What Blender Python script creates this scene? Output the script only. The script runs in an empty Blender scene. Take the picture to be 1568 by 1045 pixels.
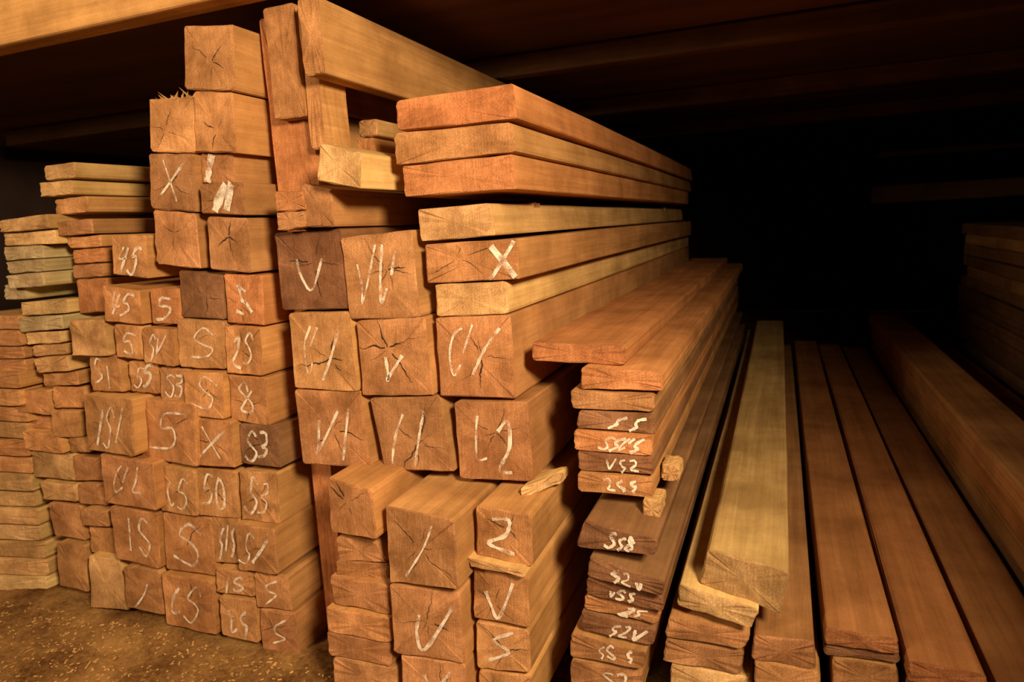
import bpy, math, random
from mathutils import Vector, Matrix
from mathutils import noise as mn
random.seed(7)
H=0.935
F=1286.0
dy=Vector((503,242,-F)).normalized()
dx=Vector((3307,-40,F)).normalized()
dx=(dx-dy*dx.dot(dy)).normalized()
dz=dx.cross(dy)
cam_d=bpy.data.cameras.new('camera'); cam=bpy.data.objects.new('camera',cam_d)
bpy.context.scene.collection.objects.link(cam)
R=Matrix((dx,dy,dz))
cam.matrix_world=Matrix.Translation((0,0,H))@R.to_4x4()
cam_d.sensor_width=36; cam_d.lens=F/1920*36; cam_d.clip_start=0.02
cam_d.dof.use_dof=True; cam_d.dof.focus_distance=1.3; cam_d.dof.aperture_fstop=5.0
bpy.context.scene.camera=cam
bpy.context.scene.view_settings.view_transform='Standard'

# ---------- survey helper: measured corner -> direction ratios on the vertical plane of the stack fronts
def rat(u,v):
    p=Vector((u*1.22449-960,640-v*1.22449,-F))
    Y=p.dot(dy); return p.dot(dx)/Y,p.dot(dz)/Y

# ---------- materials
def new_mat(n):
    m=bpy.data.materials.new(n); m.use_nodes=True
    nt=m.node_tree; b=nt.nodes['Principled BSDF']; return m,nt,b
def N(nt,t,**k):
    n=nt.nodes.new(t)
    for a,v in k.items(): setattr(n,a,v)
    return n
def math_(nt,op,a,b=None,c=None):
    n=N(nt,'ShaderNodeMath',operation=op)
    for i,x in enumerate((a,b,c)):
        if x is None: continue
        if isinstance(x,(int,float)): n.inputs[i].default_value=x
        else: nt.links.new(x,n.inputs[i])
    return n.outputs[0]
def wood(kind):
    m,nt,b=new_mat('wood_'+kind)
    L=nt.links.new
    tc=N(nt,'ShaderNodeTexCoord'); oi=N(nt,'ShaderNodeObjectInfo')
    off=N(nt,'ShaderNodeVectorMath',operation='ADD'); L(tc.outputs['Object'],off.inputs[0])
    cmb=N(nt,'ShaderNodeCombineXYZ')
    r=math_(nt,'MULTIPLY',oi.outputs['Random'],23.0)
    for i in range(3): L(r,cmb.inputs[i])
    L(cmb.outputs[0],off.inputs[1])
    def noise(vec,scale,detail=5,rough=.6,dist=0):
        n=N(nt,'ShaderNodeTexNoise'); n.inputs['Scale'].default_value=scale; n.inputs['Detail'].default_value=detail
        n.inputs['Roughness'].default_value=rough; n.inputs['Distortion'].default_value=dist
        L(vec,n.inputs['Vector']); return n.outputs['Fac']
    def rng(x,a,b_,c,d):
        n=N(nt,'ShaderNodeMapRange'); L(x,n.inputs[0])
        for i,v in enumerate((a,b_,c,d)): n.inputs[i+1].default_value=v
        return n.outputs[0]
    if kind=='side':
        mp=N(nt,'ShaderNodeMapping'); mp.inputs['Scale'].default_value=(1,.03,1); L(off.outputs[0],mp.inputs[0])
        g1=noise(mp.outputs[0],190,6,.7); g2=noise(mp.outputs[0],45,4,.5,.8)
        bl=noise(off.outputs[0],6,5,.62); sp_=noise(off.outputs[0],260,3,.7)
        v=math_(nt,'MULTIPLY',rng(g1,.3,.7,.84,1.1),rng(g2,.3,.7,.82,1.12))
        v=math_(nt,'MULTIPLY',v,rng(bl,.3,.7,.62,1.22))
        v=math_(nt,'MULTIPLY',v,rng(sp_,.3,.7,.92,1.06))
        hgt=math_(nt,'ADD',g1,math_(nt,'MULTIPLY',sp_,.6)); bd=.3
    else:
        sp=N(nt,'ShaderNodeSeparateXYZ'); L(tc.outputs['Object'],sp.inputs[0])
        cx=math_(nt,'ADD',sp.outputs[0],rng(oi.outputs['Random'],0,1,-.05,.05))
        r2=math_(nt,'FRACT',math_(nt,'MULTIPLY',oi.outputs['Random'],17.3))
        cz=math_(nt,'ADD',sp.outputs[2],rng(r2,0,1,-.06,.03))
        d=math_(nt,'SQRT',math_(nt,'ADD',math_(nt,'MULTIPLY',cx,cx),math_(nt,'MULTIPLY',cz,cz)))
        w=noise(off.outputs[0],16,3,.5)
        d=math_(nt,'ADD',d,math_(nt,'MULTIPLY',w,.02))
        s=math_(nt,'SINE',math_(nt,'MULTIPLY',d,1250.0))
        ang=math_(nt,'ARCTAN2',cz,cx)
        rv=N(nt,'ShaderNodeCombineXYZ'); L(math_(nt,'MULTIPLY',ang,9.0),rv.inputs[0]); L(math_(nt,'MULTIPLY',d,14.0),rv.inputs[1]); L(r,rv.inputs[2])
        rays=noise(rv.outputs[0],3.0,4,.7)
        sm=N(nt,'ShaderNodeMapping'); sm.inputs['Rotation'].default_value=(0,.5,0); sm.inputs['Scale'].default_value=(1,1,.07); L(off.outputs[0],sm.inputs[0])
        saw=noise(sm.outputs[0],330,3,.6)
        fine=noise(off.outputs[0],520,4,.75); bl=noise(off.outputs[0],17,6,.7); big=noise(off.outputs[0],9,2,.5)
        v=math_(nt,'MULTIPLY',rng(s,-1,1,.92,1.03),rng(fine,.32,.68,.72,1.16))
        v=math_(nt,'MULTIPLY',v,rng(bl,.34,.66,.64,1.25))
        v=math_(nt,'MULTIPLY',v,rng(big,.35,.65,.74,1.15))
        v=math_(nt,'MULTIPLY',v,rng(rays,.3,.7,.82,1.12))
        v=math_(nt,'MULTIPLY',v,rng(saw,.3,.7,.84,1.12))
        hgt=math_(nt,'ADD',math_(nt,'ADD',fine,saw),math_(nt,'MULTIPLY',bl,1.5)); bd=.7
    mul=N(nt,'ShaderNodeVectorMath',operation='MULTIPLY')
    L(oi.outputs['Color'],mul.inputs[0])
    c=N(nt,'ShaderNodeCombineXYZ')
    L(math_(nt,'POWER',v,.9),c.inputs[0]); L(v,c.inputs[1]); L(math_(nt,'POWER',v,1.15),c.inputs[2])
    L(c.outputs[0],mul.inputs[1])
    t=N(nt,'ShaderNodeVectorMath',operation='MULTIPLY'); L(mul.outputs[0],t.inputs[0])
    t.inputs[1].default_value=(1.14,1.22,1.12) if kind=='side' else (1.06,1.05,1.12)
    L(t.outputs[0],b.inputs['Base Color'])
    b.inputs['Roughness'].default_value=.9 if kind=='side' else .97
    b.inputs['Specular IOR Level'].default_value=.1
    bp=N(nt,'ShaderNodeBump'); bp.inputs['Strength'].default_value=bd; bp.inputs['Distance'].default_value=.002
    L(hgt,bp.inputs['Height']); L(bp.outputs[0],b.inputs['Normal'])
    return m
M_side=wood('side'); M_end=wood('end')
def chalkmat():
    m,nt,b=new_mat('chalk'); L=nt.links.new
    b.inputs['Base Color'].default_value=(.82,.73,.62,1); b.inputs['Roughness'].default_value=1
    tc=N(nt,'ShaderNodeTexCoord'); n=N(nt,'ShaderNodeTexNoise'); n.inputs['Scale'].default_value=480; n.inputs['Detail'].default_value=5
    n.inputs['Roughness'].default_value=.85
    n2=N(nt,'ShaderNodeTexNoise'); n2.inputs['Scale'].default_value=38; n2.inputs['Detail'].default_value=2
    L(tc.outputs['Object'],n.inputs['Vector']); L(tc.outputs['Object'],n2.inputs['Vector'])
    s=math_(nt,'ADD',n.outputs['Fac'],math_(nt,'MULTIPLY',n2.outputs['Fac'],.9))
    mr=N(nt,'ShaderNodeMapRange'); L(s,mr.inputs[0]); mr.inputs[1].default_value=.80; mr.inputs[2].default_value=1.04
    mr.inputs[3].default_value=.0; mr.inputs[4].default_value=.9
    L(mr.outputs[0],b.inputs['Alpha']); return m
M_chalk=chalkmat()
m,nt,b=new_mat('crack_dark'); b.inputs['Base Color'].default_value=(.03,.013,.006,1); b.inputs['Roughness'].default_value=1; M_crack=m

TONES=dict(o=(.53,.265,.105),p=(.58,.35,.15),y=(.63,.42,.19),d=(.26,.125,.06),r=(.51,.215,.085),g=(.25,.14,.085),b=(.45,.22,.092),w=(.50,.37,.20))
GL={'5':[[(.9,.95),(.35,1),(.2,.62),(.6,.6),(.85,.35),(.6,.05),(.1,.1)]],
'S':[[(.9,.85),(.45,1),(.15,.72),(.5,.52),(.85,.3),(.6,.0),(.0,.12)]],
's':[[(.8,1),(.3,.75),(.4,.5),(.75,.35),(.35,.0)]],
'8':[[(.7,.85),(.4,1),(.2,.8),(.75,.35),(.6,.05),(.25,.1),(.25,.35),(.8,.8)]],
'3':[[(.15,.95),(.6,.95),(.65,.7),(.3,.55),(.75,.4),(.6,.08),(.1,.05)]],
'1':[[(.5,1),(.5,0)]],'0':[[(.5,1),(.15,.6),(.35,.05),(.75,.2),(.8,.7),(.5,1)]],
'4':[[(.25,1),(.15,.5),(.8,.5)],[(.65,.95),(.6,0)]],
'7':[[(.1,.95),(.85,.95),(.4,0)]],
'X':[[(.12,1),(.9,0)],[(.88,1),(.1,0)]],
'V':[[(.15,.75),(.3,.3),(.42,.05),(.9,1)]],
'U':[[(.35,1),(.12,.7),(.1,.35),(.35,.05),(.6,.25)],[(.85,.95),(.6,.5)]],
'C':[[(.55,1),(.15,.75),(.2,.3),(.5,.05),(.7,.3)]],
'L':[[(.3,1),(.25,.6),(.3,.2),(.75,.25)]],
'v':[[(.3,.6),(.35,.2),(.5,.1),(.8,.6)]],
'/':[[(.85,1),(.5,.55),(.15,0)]],'#':[[(.1,.95),(.5,.8)],[(.3,.9),(.25,.55),(.6,.5)],[(.5,.45),(.9,.1)],[(.2,.2),(.5,.05)]],
'Z':[[(.1,.85),(.6,1),(.5,.55),(.15,.1),(.9,.05)]],' ':[]}

def timber(name,corners,yl,yr,yb,tone,text='',cracks=0,rr=.0042,warp=.002,tint=1.0,chw=.0052,box=None):
    """corners TL,TR,BR,BL as (x,z) world; front slants from yl (left) to yr (right); back at yb"""
    cx=sum(c[0] for c in corners)/4; cz=sum(c[1] for c in corners)/4
    C=[Vector((c[0]-cx,c[1]-cz)) for c in corners]
    x0=min(c.x for c in C); x1=max(c.x for c in C)
    ym=(yl+yr)/2
    def fy(x): return yl+(yr-yl)*(x-x0)/(x1-x0)-ym
    rr=min(rr,.2*min((C[0]-C[3]).length,(C[0]-C[1]).length))
    ring=[]
    for i in range(4):
        p=C[i]; a=(C[i-1]-p).normalized(); c=(C[(i+1)%4]-p).normalized()
        j=rr*random.uniform(.4,1.9)
        ring+= [p+a*j,p+(a+c)*j*.3,p+c*j]
        q=C[(i+1)%4]
        for t in (.2,.4,.6,.8):
            k=p.lerp(q,t); ring.append(k+Vector((random.uniform(-1,1),random.uniform(-1,1)))*.001)
    n=len(ring); verts=[]; faces=[]; mi=[]
    fr=[p*(1-random.uniform(.0015,.004)/max(p.length,.01)) for p in ring]
    jit=[random.uniform(-.002,.002) for _ in ring]
    for p,j in zip(fr,jit): verts.append((p.x,fy(p.x)+j,p.y))
    L=yb-ym; NS=10
    am=random.uniform(-1,1)*warp; bm=random.uniform(-1,1)*warp
    for s in range(NS+1):
        t=s/NS
        wx=am*math.sin(t*3.1)*L; wz=bm*math.sin(t*3.1)*L*.6
        for p in ring:
            y=(fy(p.x)+.003) if s==0 else (fy(p.x)+.003)*(1-t)+L*t
            jj=0 if s==0 else .0007
            verts.append((p.x+wx+random.uniform(-jj,jj),y,p.y+wz+random.uniform(-jj,jj)))
    for s in range(NS+1):
        for i in range(n):
            a=s*n+i; b_=s*n+(i+1)%n; faces.append((a,b_,b_+n,a+n)); mi.append(1 if s==0 else 0)
    verts.append((0,fy(0)+random.uniform(-.001,.001),0)); ci=len(verts)-1
    for i in range(n): faces.append(((i+1)%n,i,ci)); mi.append(1)
    last=(NS+1)*n; faces.append(tuple(last+i for i in range(n))); mi.append(1)
    def facept(u,v,o=.0016):
        top=C[0].lerp(C[1],u); bot=C[3].lerp(C[2],u); p=bot.lerp(top,v)
        return Vector((p.x,fy(p.x)-o,p.y))
    def ribbon(pts,ws,mat,o):
        P=[facept(u,v,o) for u,v in pts]; base=len(verts)
        for i,p in enumerate(P):
            d=(P[min(i+1,len(P)-1)]-P[max(i-1,0)]); t=Vector((-d.z,0,d.x))
            if t.length<1e-9: t=Vector((1,0,0))
            t.normalize(); verts.append(tuple(p+t*ws[i]/2)); verts.append(tuple(p-t*ws[i]/2))
        for i in range(len(P)-1):
            a=base+2*i; faces.append((a,a+1,a+3,a+2)); mi.append(mat)
    def resample(pl,k=5):
        out=[]
        for i in range(len(pl)-1):
            p0=pl[max(i-1,0)];p1=pl[i];p2=pl[i+1];p3=pl[min(i+2,len(pl)-1)]
            for s in range(k):
                t=s/k
                out.append(tuple(.5*((2*p1[q])+(-p0[q]+p2[q])*t+(2*p0[q]-5*p1[q]+4*p2[q]-p3[q])*t*t+(-p0[q]+3*p1[q]-3*p2[q]+p3[q])*t**3) for q in (0,1)))
        out.append(pl[-1]); return out
    if cracks:
        pc=(random.uniform(.35,.65),random.uniform(.35,.65)); a0=random.uniform(0,6.28)
        for k in range(cracks+2):
            ang=a0+6.28*k/(cracks+2)+random.uniform(-.5,.5); pts=[]
            off=random.uniform(0,.12); u,v=pc[0]+off*math.cos(ang),pc[1]+off*math.sin(ang)
            ln=random.uniform(.15,.66); st=13
            for s in range(st):
                if not(.005<u<.995 and .005<v<.995): break
                pts.append((u,v))
                a2=ang+random.uniform(-.5,.5); u+=math.cos(a2)*ln/st; v+=math.sin(a2)*ln/st
            if len(pts)<3: continue
            m_=len(pts); wk=random.choice((.001,.0016,.0034)) if cracks>2 else random.choice((.0009,.0013,.0022))
            ws=[wk*(1-.9*abs(s/(m_-1)-.3)/.7)*random.uniform(.6,1.2) for s in range(m_)]
            ribbon(pts,ws,3,.0014)
    if text:
        bx=box or (.2,.82,.16,.82)
        nn=len(text); sl=random.uniform(-.05,.22); o1=random.uniform(-.06,.06); o2=random.uniform(-.06,.06)
        for i,ch in enumerate(text):
            ua=bx[0]+(bx[1]-bx[0])*i/nn+o1; ub=bx[0]+(bx[1]-bx[0])*(i+.95)/nn+o1
            o3=random.uniform(-.07,.07)
            for st in GL.get(ch,[]):
                base=[(ua+(ub-ua)*(a+random.uniform(-.12,.12))+sl*(b_-.5),o3+o2+bx[2]+(bx[3]-bx[2])*(b_+random.uniform(-.09,.09))) for a,b_ in st]
                pts=[(min(max(a,.03),.97),min(max(b_,.04),.96)) for a,b_ in resample(base)]
                wv=random.uniform(.75,1.3)
                ribbon(pts,[chw*wv*random.uniform(.7,1.35) for _ in pts],2,.0026)
    me=bpy.data.meshes.new(name); me.from_pydata(verts,[],faces)
    for mm in (M_side,M_end,M_chalk,M_crack): me.materials.append(mm)
    for p,i in zip(me.polygons,mi): p.material_index=i
    me.update()
    ob=bpy.data.objects.new(name,me); ob.location=(cx,ym,cz+H)
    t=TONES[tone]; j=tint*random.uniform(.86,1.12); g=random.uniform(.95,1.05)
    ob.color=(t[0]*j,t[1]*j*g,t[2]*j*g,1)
    bpy.context.scene.collection.objects.link(ob)
    return ob
def face(name,q,D,tone,text='',cracks=0,L=None,jit=.004,**k):
    r=[rat(q[2*i],q[2*i+1]) for i in range(4)]
    DL=D; DR=D
    if r[0][1]<-.28 and r[1][1]<-.28:
        DR=D*min(1.05,max(.93,r[0][1]/r[1][1]))
    dd=[DL,DR,DR,DL]
    C=[(a*d,b*d) for (a,b),d in zip(r,dd)]
    jy=random.uniform(-jit,jit)
    yb=(D+L) if L else 3.62+random.uniform(-.12,.12)
    return timber(name,C,DL+jy,DR+jy,yb,tone,text,cracks,**k)
def slab(name,x0,x1,z0,z1,y0,y1,tone,**k):
    return timber(name,[(x0,z1),(x1,z1),(x1,z0),(x0,z0)],y0,y0,y1,tone,**k)

P='timber_post'; K='lumber_plank'
# ----- left main stack
D=1.14
for q,t,tx,c in [
 ((283,40,358,38,362,140,285,137),'o','',2),
 ((230,152,297,150,300,235,232,233),'o','',2),((298,140,358,142,365,235,302,233),'o','',2),
 ((232,236,300,236,303,325,236,320),'b','X',1),
 ((236,321,300,327,308,412,241,405),'b','',2),((323,332,385,334,390,418,328,412),'b','',3),
 ((270,415,335,422,340,491,275,487),'d','',2),((340,420,398,422,402,500,345,495),'r','#',2),
 ((227,443,270,443,274,498,230,497),'r','5',0),
 ((162,437,218,445,222,497,167,492),'o','45',0),((169,360,222,360,225,427,172,420),'o','45',0),
 ((110,490,160,490,170,545,115,545),'p','',0),
 ((175,497,216,500,219,552,180,547),'o','5',0),((220,501,267,505,271,562,224,555),'o','SV',0),
 ((268,489,341,493,344,567,273,563),'o','S',1),((343,500,398,503,402,577,347,572),'o','ZS',1),
 ((133,547,175,545,189,602,138,600),'o','51',0),((190,555,234,558,237,606,194,602),'o','55',0),
 ((238,564,284,568,288,621,241,615),'b','S3',0),((285,569,344,571,347,642,290,636),'o','S',1),
 ((346,575,403,581,408,655,350,645),'o','8',1),
 ((132,603,204,612,208,700,138,688),'o','1S1',1),((206,612,290,623,294,720,210,703),'o','5',1),
 ((293,640,355,646,360,717,296,713),'o','X',1),((361,651,420,657,425,720,365,712),'d','S3',1),
 ((155,695,235,710,241,783,163,770),'b','UL',1),((241,714,297,722,302,793,246,784),'o','LS',1),
 ((298,719,360,723,365,796,303,790),'o','50',1),((363,723,422,726,427,805,368,797),'o','S3',2),
 ((170,776,243,786,247,871,180,855),'o','1S',0),((245,787,320,797,327,885,252,874),'o','S',1),
 ((318,792,362,797,368,868,325,865),'o','s1s',0),((365,799,425,808,432,878,371,870),'o','S/',1),
 ((190,868,247,874,254,942,197,930),'b','/',0),((250,878,327,890,334,972,257,955),'o','LS',1),
 ((330,870,385,880,390,915,333,908),'o','1S',0),((388,877,440,882,447,937,393,930),'b','s',0),
 ((337,912,392,920,398,985,342,972),'o','Ls',1),((396,934,450,942,457,1012,400,995),'b','s',2)]:
    face(P,q,D,t,tx,c,chw=.0054,jit=.013)
face(K,(303,235,354,234,358,281,306,281),1.15,'b','/',0,chw=.019,box=(.25,.45,.02,.98))
face(K,(305,282,371,279,375,330,308,327),1.12,'b','/1',1,chw=.018,box=(.4,.8,.02,.98))
# ----- left small plank piles
for q,t in [((65,254,112,248,113,272,67,277),'p'),((62,280,110,276,112,298,64,302),'p'),((82,306,132,300,133,325,85,330),'o'),
 ((92,340,145,335,147,358,95,362),'b'),((97,364,148,360,150,378,100,381),'o'),((103,384,150,380,152,402,105,405),'r'),
 ((107,407,153,404,156,424,109,427),'b'),((110,429,157,427,162,478,115,482),'r'),
 ((5,338,78,328,82,350,8,356),'p'),((3,358,80,352,84,374,4,377),'y'),((0,379,60,376,62,396,3,400),'w'),
 ((8,402,65,397,68,416,12,420),'w'),((15,422,70,417,75,438,20,442),'w'),
 ((0,437,30,437,33,460,0,460),'w'),((30,464,100,459,103,480,33,484),'y'),((36,487,102,482,106,503,38,508),'w'),
 ((43,510,95,507,97,525,45,528),'y'),((48,530,100,527,103,543,50,547),'p'),((60,548,110,545,115,567,65,570),'p'),
 ((65,572,118,569,121,590,68,592),'o'),((28,597,78,597,86,635,33,630),'o'),((78,594,124,594,128,626,82,626),'o'),
 ((84,630,128,628,131,668,88,668),'o'),((35,640,82,640,88,662,37,658),'b'),((37,660,90,665,100,695,42,688),'o'),((45,692,108,698,115,738,50,732),'p'),
 ((100,672,130,674,135,695,103,695),'o'),((107,700,152,702,158,738,112,738),'b'),((60,738,112,745,118,770,66,766),'p'),
 ((70,772,122,776,128,830,80,822),'b'),((118,742,160,742,166,775,122,772),'b'),((127,778,166,782,172,806,130,804),'b'),
 ((130,808,172,815,178,853,133,850),'o')]:
    face(K,q,1.19 if q[0]>60 and q[1]<500 else 1.17,t,jit=.015)
face(P,(133,852,180,860,195,937,138,932),1.15,'p')
face(P,(84,832,130,836,136,908,92,898),1.17,'o')
yy=572
for i in range(13):
    x1=24+i*4+random.uniform(-3,5)
    face(K,(-60,yy-3,x1,yy,x1+3,yy+24,-58,yy+20),1.14,random.choice('poo' if i<8 else 'yp'),jit=.01)
    yy+=26
for i,(a,b_) in enumerate([(484,505),(507,530),(532,550),(552,570)]):
    face(K,(-60,a,26+3*i,a,30+3*i,b_,-60,b_),1.16,'b')
# ----- middle stack
D=1.12
for q,t,tx,c,DD in [
 ((418,357,518,350,530,474,430,476),'d','v',3,D),((521,365,630,352,643,487,535,490),'b','VU',5,D),
 ((443,480,535,478,547,600,452,595),'o','U/',3,D),((545,492,650,486,663,606,555,607),'b','v',4,D),((665,488,780,483,790,612,673,608),'b','U/',3,D),
 ((450,598,550,601,567,717,462,712),'b','V1',3,D),((564,612,670,608,694,724,587,722),'b','//',4,D),((693,617,806,617,815,740,703,735),'b','LZ',4,D),
 ((503,731,567,752,578,828,507,815),'o','',3,1.04),
 ((590,775,695,797,703,904,597,892),'b','/',4,1.0),((597,895,705,907,713,1015,605,1000),'b','V',3,1.0),((612,1005,712,1019,716,1100,617,1090),'b','V',3,1.0),
 ((727,776,812,790,815,872,728,852),'o','Z',2,1.03),((725,868,808,886,810,963,725,948),'o','V',2,1.03),((728,952,810,967,812,1033,730,1025),'o','s',1,1.03),((732,1028,812,1037,812,1110,732,1100),'o','V',1,1.03)]:
    face(P,q,DD,t,tx,c)
for q,t,DD in [((515,822,578,830,592,862,518,858),'b',1.04),((503,885,593,899,597,945,508,926),'b',1.02),((500,930,597,948,600,985,503,966),'o',1.02),((500,968,598,987,600,1022,503,1003),'b',1.02),((510,1007,605,1024,612,1066,512,1046),'b',1.02),
  ((513,860,592,866,594,896,513,884),'o',1.03),((714,854,800,874,806,884,722,866),'p',1.02)]:
    face(K,q,DD,t)
for q,t,tx,DD in [((604,154,783,127,790,181,607,200),'r','',D),((602,204,783,187,790,233,606,253),'o','',D),((616,255,786,236,790,290,620,302),'r','',D),
 ((640,321,751,311,759,361,645,370),'p','',D),((650,375,792,366,795,428,654,434),'o','',D),((664,437,773,431,778,482,667,486),'p','',D)]:
    if q[0]==650: face(K,q,DD,t,'X',2,box=(.64,.95,.05,.98),chw=.010)
    else: face(K,q,DD,t,tx,0)
face(K,(463,281,508,290,512,348,468,348),1.10,'b')
face(K,(487,219,551,233,549,289,482,277),1.05,'p')
face('wood_offcut',(418,293,462,293,466,322,421,324),1.09,'r',L=.10)
face('wood_offcut',(422,326,465,323,468,348,424,354),1.09,'b',L=.10)
face('wood_offcut',(795,750,862,724,862,740,798,766),1.09,'y',L=.09)
slab(K,-.832,-.79,.13,.198,1.28,3.6,'o'); slab(K,-.832,-.788,.202,.236,1.29,3.6,'p')
# ----- plank on the right of the stack and its column
face(K,(815,525,960,530,958,560,815,553),1.13,'r',tint=.95)
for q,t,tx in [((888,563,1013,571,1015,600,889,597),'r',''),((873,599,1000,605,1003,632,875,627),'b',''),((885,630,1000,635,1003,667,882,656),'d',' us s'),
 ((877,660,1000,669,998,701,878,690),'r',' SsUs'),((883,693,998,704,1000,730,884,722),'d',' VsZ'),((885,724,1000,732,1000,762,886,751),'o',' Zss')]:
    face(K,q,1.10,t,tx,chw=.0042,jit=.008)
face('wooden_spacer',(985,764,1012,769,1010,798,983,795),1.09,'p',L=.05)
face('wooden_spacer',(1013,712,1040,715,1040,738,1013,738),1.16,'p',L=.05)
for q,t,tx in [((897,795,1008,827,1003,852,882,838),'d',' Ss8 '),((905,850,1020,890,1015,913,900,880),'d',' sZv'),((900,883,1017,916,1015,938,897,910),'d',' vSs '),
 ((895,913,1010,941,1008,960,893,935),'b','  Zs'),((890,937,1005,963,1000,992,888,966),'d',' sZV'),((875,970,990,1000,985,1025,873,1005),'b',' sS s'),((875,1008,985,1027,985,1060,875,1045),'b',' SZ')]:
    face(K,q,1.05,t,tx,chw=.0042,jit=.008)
# ----- lower right; tints darken the boards in place of light falling off
for q,t,DD,ti in [((1085,840,1210,878,1195,945,1070,895),'p',1.05,.85),((1040,897,1163,937,1150,968,1035,930),'y',1.04,1),((1025,945,1150,971,1140,996,1017,975),'b',1.04,.9),
 ((1020,980,1140,1000,1135,1035,1015,1013),'b',1.04,.9),((1028,1018,1150,1037,1150,1080,1025,1062),'p',1.04,1),
 ((1155,975,1247,985,1250,1028,1150,1012),'b',1.01,.8),((1155,1016,1256,1032,1256,1080,1155,1060),'o',1.01,.9),
 ((1265,960,1375,978,1377,1002,1262,986),'r',1.04,.85),((1262,990,1380,1008,1378,1020,1262,1006),'d',1.04,.8),((1275,1010,1375,1024,1378,1070,1275,1056),'o',1.04,.9),
 ((1390,1012,1510,1035,1515,1065,1390,1044),'r',1.02,.72)]:
    face(K,q,DD,t,tint=ti)
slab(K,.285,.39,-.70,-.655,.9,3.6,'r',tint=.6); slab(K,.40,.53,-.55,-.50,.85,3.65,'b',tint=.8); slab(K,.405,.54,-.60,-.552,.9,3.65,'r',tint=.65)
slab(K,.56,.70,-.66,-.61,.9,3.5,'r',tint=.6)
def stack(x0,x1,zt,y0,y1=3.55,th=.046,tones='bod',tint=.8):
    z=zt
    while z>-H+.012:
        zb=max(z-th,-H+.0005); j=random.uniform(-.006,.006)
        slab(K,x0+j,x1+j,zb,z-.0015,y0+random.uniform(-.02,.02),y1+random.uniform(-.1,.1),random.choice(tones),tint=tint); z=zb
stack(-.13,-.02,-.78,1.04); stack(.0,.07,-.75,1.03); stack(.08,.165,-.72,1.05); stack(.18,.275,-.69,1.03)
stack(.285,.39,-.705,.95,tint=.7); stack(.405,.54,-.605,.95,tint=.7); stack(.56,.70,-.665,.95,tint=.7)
stack(.76,.95,-.09,1.3,tones='bdd',tint=.6)  # tint puts shade into the colour of this tall pile
# ----- shelving frame
slab('shelf_post',-.99,-.935,-H,.02,1.22,1.30,'r',warp=0)
slab('shelf_post',-.985,-.878,.03,.44,1.20,1.28,'r',warp=0)
slab('shelf_cleat',-.945,-.872,.235,.445,1.165,1.198,'o',warp=0)
slab('shelf_cleat',-.868,-.835,.17,.44,1.17,1.26,'o',warp=0)
slab('shelf_joist',-.83,-.785,.296,.432,1.12,4.6,'o',warp=0)
def xbeam(name,x0,x1,y0,y1,z0,z1,tone,tint=1.0):
    o=timber(name,[(y0,z1),(y1,z1),(y1,z0),(y0,z0)],0,0,x1-x0,tone,warp=0,tint=tint)
    o.matrix_world=Matrix.Translation((x0,(y0+y1)/2,(z0+z1)/2+H))@Matrix(((0,1,0,0),(1,0,0,0),(0,0,1,0),(0,0,0,1)))
    return o
xbeam('shelf_beam',-3.2,-.80,1.10,1.16,.455,.62,'o',tint=1.1)
xbeam('shelf_beam',-.79,2.3,1.10,1.16,.445,.62,'o')  # unseen front beam above the view, added to shade the deck
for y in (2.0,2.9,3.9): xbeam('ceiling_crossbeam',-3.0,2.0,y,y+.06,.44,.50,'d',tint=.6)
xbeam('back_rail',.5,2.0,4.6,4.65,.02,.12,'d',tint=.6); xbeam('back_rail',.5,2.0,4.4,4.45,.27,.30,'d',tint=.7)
for y in (1.35,3.1): xbeam('wooden_spacer',-.66,-.47,y,y+.04,.028,.045,'b')
# ----- splintered fibres on the torn post top
a,bz=rat(264,150); cx_,cz_=a*1.14,bz*1.14
vs=[];fs=[]
for k in range(22):
    x=cx_+random.uniform(-.037,.037); y=1.14+random.uniform(.002,.03); l=random.uniform(.006,.02); an=random.choice((-1,1,-1))*random.uniform(.7,1.45); w=random.uniform(.002,.006)
    if k<4: l*=1.7
    b0=len(vs); z=cz_-.004
    vs+= [(x-w,y,z),(x+w,y,z),(x,y+w*2,z),(x+l*math.sin(an),y-l*.35,z+l*math.cos(an)+.005)]
    fs+= [(b0,b0+1,b0+3),(b0+1,b0+2,b0+3),(b0+2,b0,b0+3)]
me=bpy.data.meshes.new('wood_splinters'); me.from_pydata([(x,y,z+H) for x,y,z in vs],[],fs); o=bpy.data.objects.new('wood_splinters',me)
bpy.context.scene.collection.objects.link(o); me.materials.append(M_side); o.color=(.48,.26,.12,1)
# ----- room shell
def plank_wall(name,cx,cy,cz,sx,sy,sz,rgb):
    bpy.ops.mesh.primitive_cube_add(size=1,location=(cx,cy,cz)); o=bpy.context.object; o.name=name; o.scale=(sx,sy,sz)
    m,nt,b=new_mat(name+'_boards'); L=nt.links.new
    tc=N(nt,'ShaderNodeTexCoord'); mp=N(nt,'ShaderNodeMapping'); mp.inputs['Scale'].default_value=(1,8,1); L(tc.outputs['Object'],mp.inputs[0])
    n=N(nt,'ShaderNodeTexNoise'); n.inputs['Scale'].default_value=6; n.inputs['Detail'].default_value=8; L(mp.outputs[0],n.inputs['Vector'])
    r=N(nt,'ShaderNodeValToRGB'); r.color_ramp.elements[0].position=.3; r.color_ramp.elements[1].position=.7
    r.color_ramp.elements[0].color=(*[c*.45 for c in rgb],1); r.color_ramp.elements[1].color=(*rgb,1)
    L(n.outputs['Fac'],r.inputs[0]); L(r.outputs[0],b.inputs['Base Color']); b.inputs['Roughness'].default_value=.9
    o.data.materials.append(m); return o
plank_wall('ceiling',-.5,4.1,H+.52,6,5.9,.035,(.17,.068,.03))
plank_wall('wall_back',-.5,7.07,.9,6,.06,1.8,(.05,.025,.015))
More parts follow.
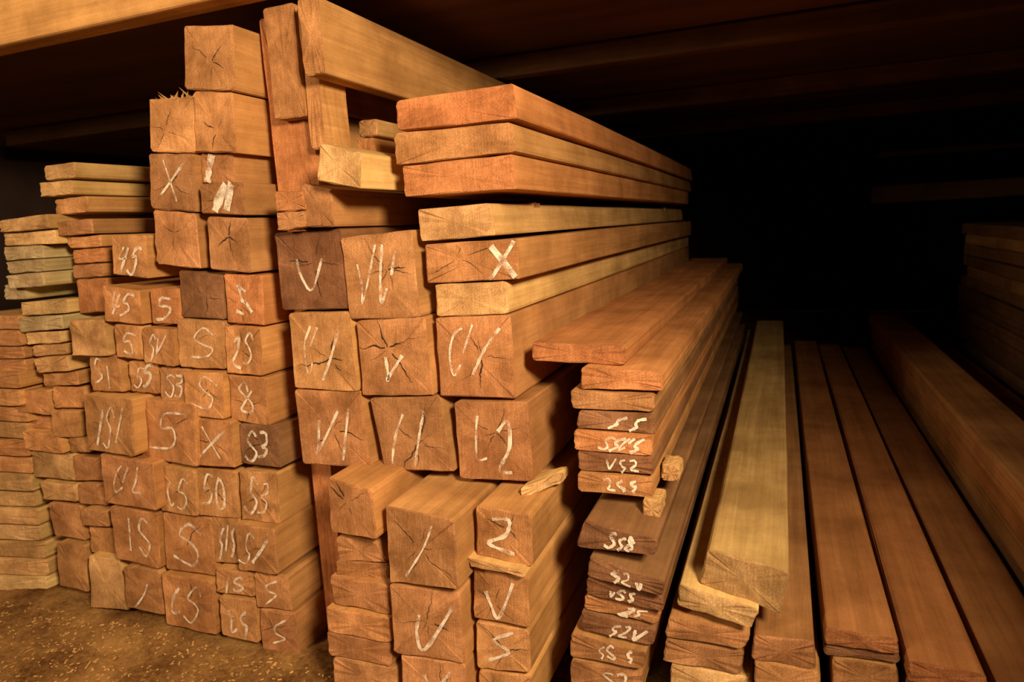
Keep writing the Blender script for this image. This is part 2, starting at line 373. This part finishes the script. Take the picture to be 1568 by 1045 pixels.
plank_wall('wall_left',-3.5,3,.9,.06,8.2,1.8,(.06,.03,.02))
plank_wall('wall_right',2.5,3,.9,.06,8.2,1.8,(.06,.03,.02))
# floor: trampled sawdust
nx,ny=240,330; vs=[];fs=[]
def fz(x,y): return .012*mn.noise(Vector((x*5,y*5,0)))+.012*mn.noise(Vector((x*17,y*17,3)))-.014
for j in range(ny+1):
    for i in range(nx+1):
        x=-3.5+6*i/nx; y=-1.2+8.3*j/ny
        vs.append((x,y,fz(x,y)))
for j in range(ny):
    for i in range(nx):
        a=j*(nx+1)+i; fs.append((a,a+1,a+nx+2,a+nx+1))
me=bpy.data.meshes.new('floor'); me.from_pydata(vs,[],fs); fl=bpy.data.objects.new('floor',me); bpy.context.scene.collection.objects.link(fl)
for p in me.polygons: p.use_smooth=True
m,nt,b=new_mat('sawdust_ground'); L=nt.links.new
tc=N(nt,'ShaderNodeTexCoord')
n1=N(nt,'ShaderNodeTexNoise'); n1.inputs['Scale'].default_value=8; n1.inputs['Detail'].default_value=6; L(tc.outputs['Object'],n1.inputs['Vector'])
n2=N(nt,'ShaderNodeTexNoise'); n2.inputs['Scale'].default_value=70; n2.inputs['Detail'].default_value=9; n2.inputs['Roughness'].default_value=.8; L(tc.outputs['Object'],n2.inputs['Vector'])
r=N(nt,'ShaderNodeValToRGB'); r.color_ramp.elements[0].position=.40; r.color_ramp.elements[1].position=.62
r.color_ramp.elements[0].color=(.20,.088,.028,1); r.color_ramp.elements[1].color=(.80,.45,.16,1)
s=math_(nt,'ADD',math_(nt,'MULTIPLY',n1.outputs['Fac'],.5),math_(nt,'MULTIPLY',n2.outputs['Fac'],.5))
L(s,r.inputs[0]); L(r.outputs[0],b.inputs['Base Color']); b.inputs['Roughness'].default_value=1
b.inputs['Specular IOR Level'].default_value=.05
bp=N(nt,'ShaderNodeBump'); bp.inputs['Strength'].default_value=1; bp.inputs['Distance'].default_value=.015; L(n2.outputs['Fac'],bp.inputs['Height']); L(bp.outputs[0],b.inputs['Normal'])
me.materials.append(m)
vs=[];fs=[]
for k in range(3200):
    x=random.uniform(-2.3,-.5); y=random.uniform(.45,1.12); a=random.uniform(0,6.28); l=random.uniform(.0015,.005); w=random.uniform(.0008,.0026)
    if random.random()<.02: l*=3
    z=random.uniform(.0,.003)+fz(x,y); c,s_=math.cos(a),math.sin(a); bse=len(vs); tz=random.uniform(-.002,.002)
    for (u,v,h) in ((-l,-w,0),(l,-w,tz),(l,w,tz),(-l,w,0),(-l*.8,-w*.8,.0012),(l*.8,-w*.8,.0012+tz),(l*.8,w*.8,.0012+tz),(-l*.8,w*.8,.0012)):
        vs.append((x+u*c-v*s_,y+u*s_+v*c,z+h))
    for f in ((0,1,2,3),(4,5,6,7),(0,1,5,4),(1,2,6,5),(2,3,7,6),(3,0,4,7)): fs.append(tuple(bse+i for i in f))
me=bpy.data.meshes.new('sawdust_chips'); me.from_pydata(vs,[],fs); o=bpy.data.objects.new('sawdust_chips',me); bpy.context.scene.collection.objects.link(o)
me.materials.append(M_side); o.color=(.58,.33,.14,1)
# ----- lights
def area(name,loc,target,size,energy,col):
    l=bpy.data.lights.new(name,'AREA'); l.size=size; l.energy=energy; l.color=col
    o=bpy.data.objects.new(name,l); o.location=loc
    o.rotation_euler=(Vector(target)-Vector(loc)).to_track_quat('-Z','Y').to_euler(); bpy.context.scene.collection.objects.link(o)
def spot(name,loc,target,rad,energy,col,ang):
    l=bpy.data.lights.new(name,'SPOT'); l.shadow_soft_size=rad; l.energy=energy; l.color=col; l.spot_size=math.radians(ang); l.spot_blend=1
    o=bpy.data.objects.new(name,l); o.location=loc
    o.rotation_euler=(Vector(target)-Vector(loc)).to_track_quat('-Z','Y').to_euler(); bpy.context.scene.collection.objects.link(o)
spot('work_lamp',(.55,-.15,H+.5),(-.70,1.0,H-.18),.13,262,(1,.72,.43),88)
area('left_fill',(-1.6,-.8,H+.72),(-1.5,1.2,H+.05),.4,32,(1,.71,.41))  # unseen fill light, added to brighten the left stack and beam
w=bpy.data.worlds.new('world'); bpy.context.scene.world=w; w.use_nodes=True
w.node_tree.nodes['Background'].inputs[0].default_value=(1,.6,.35,1); w.node_tree.nodes['Background'].inputs[1].default_value=.002
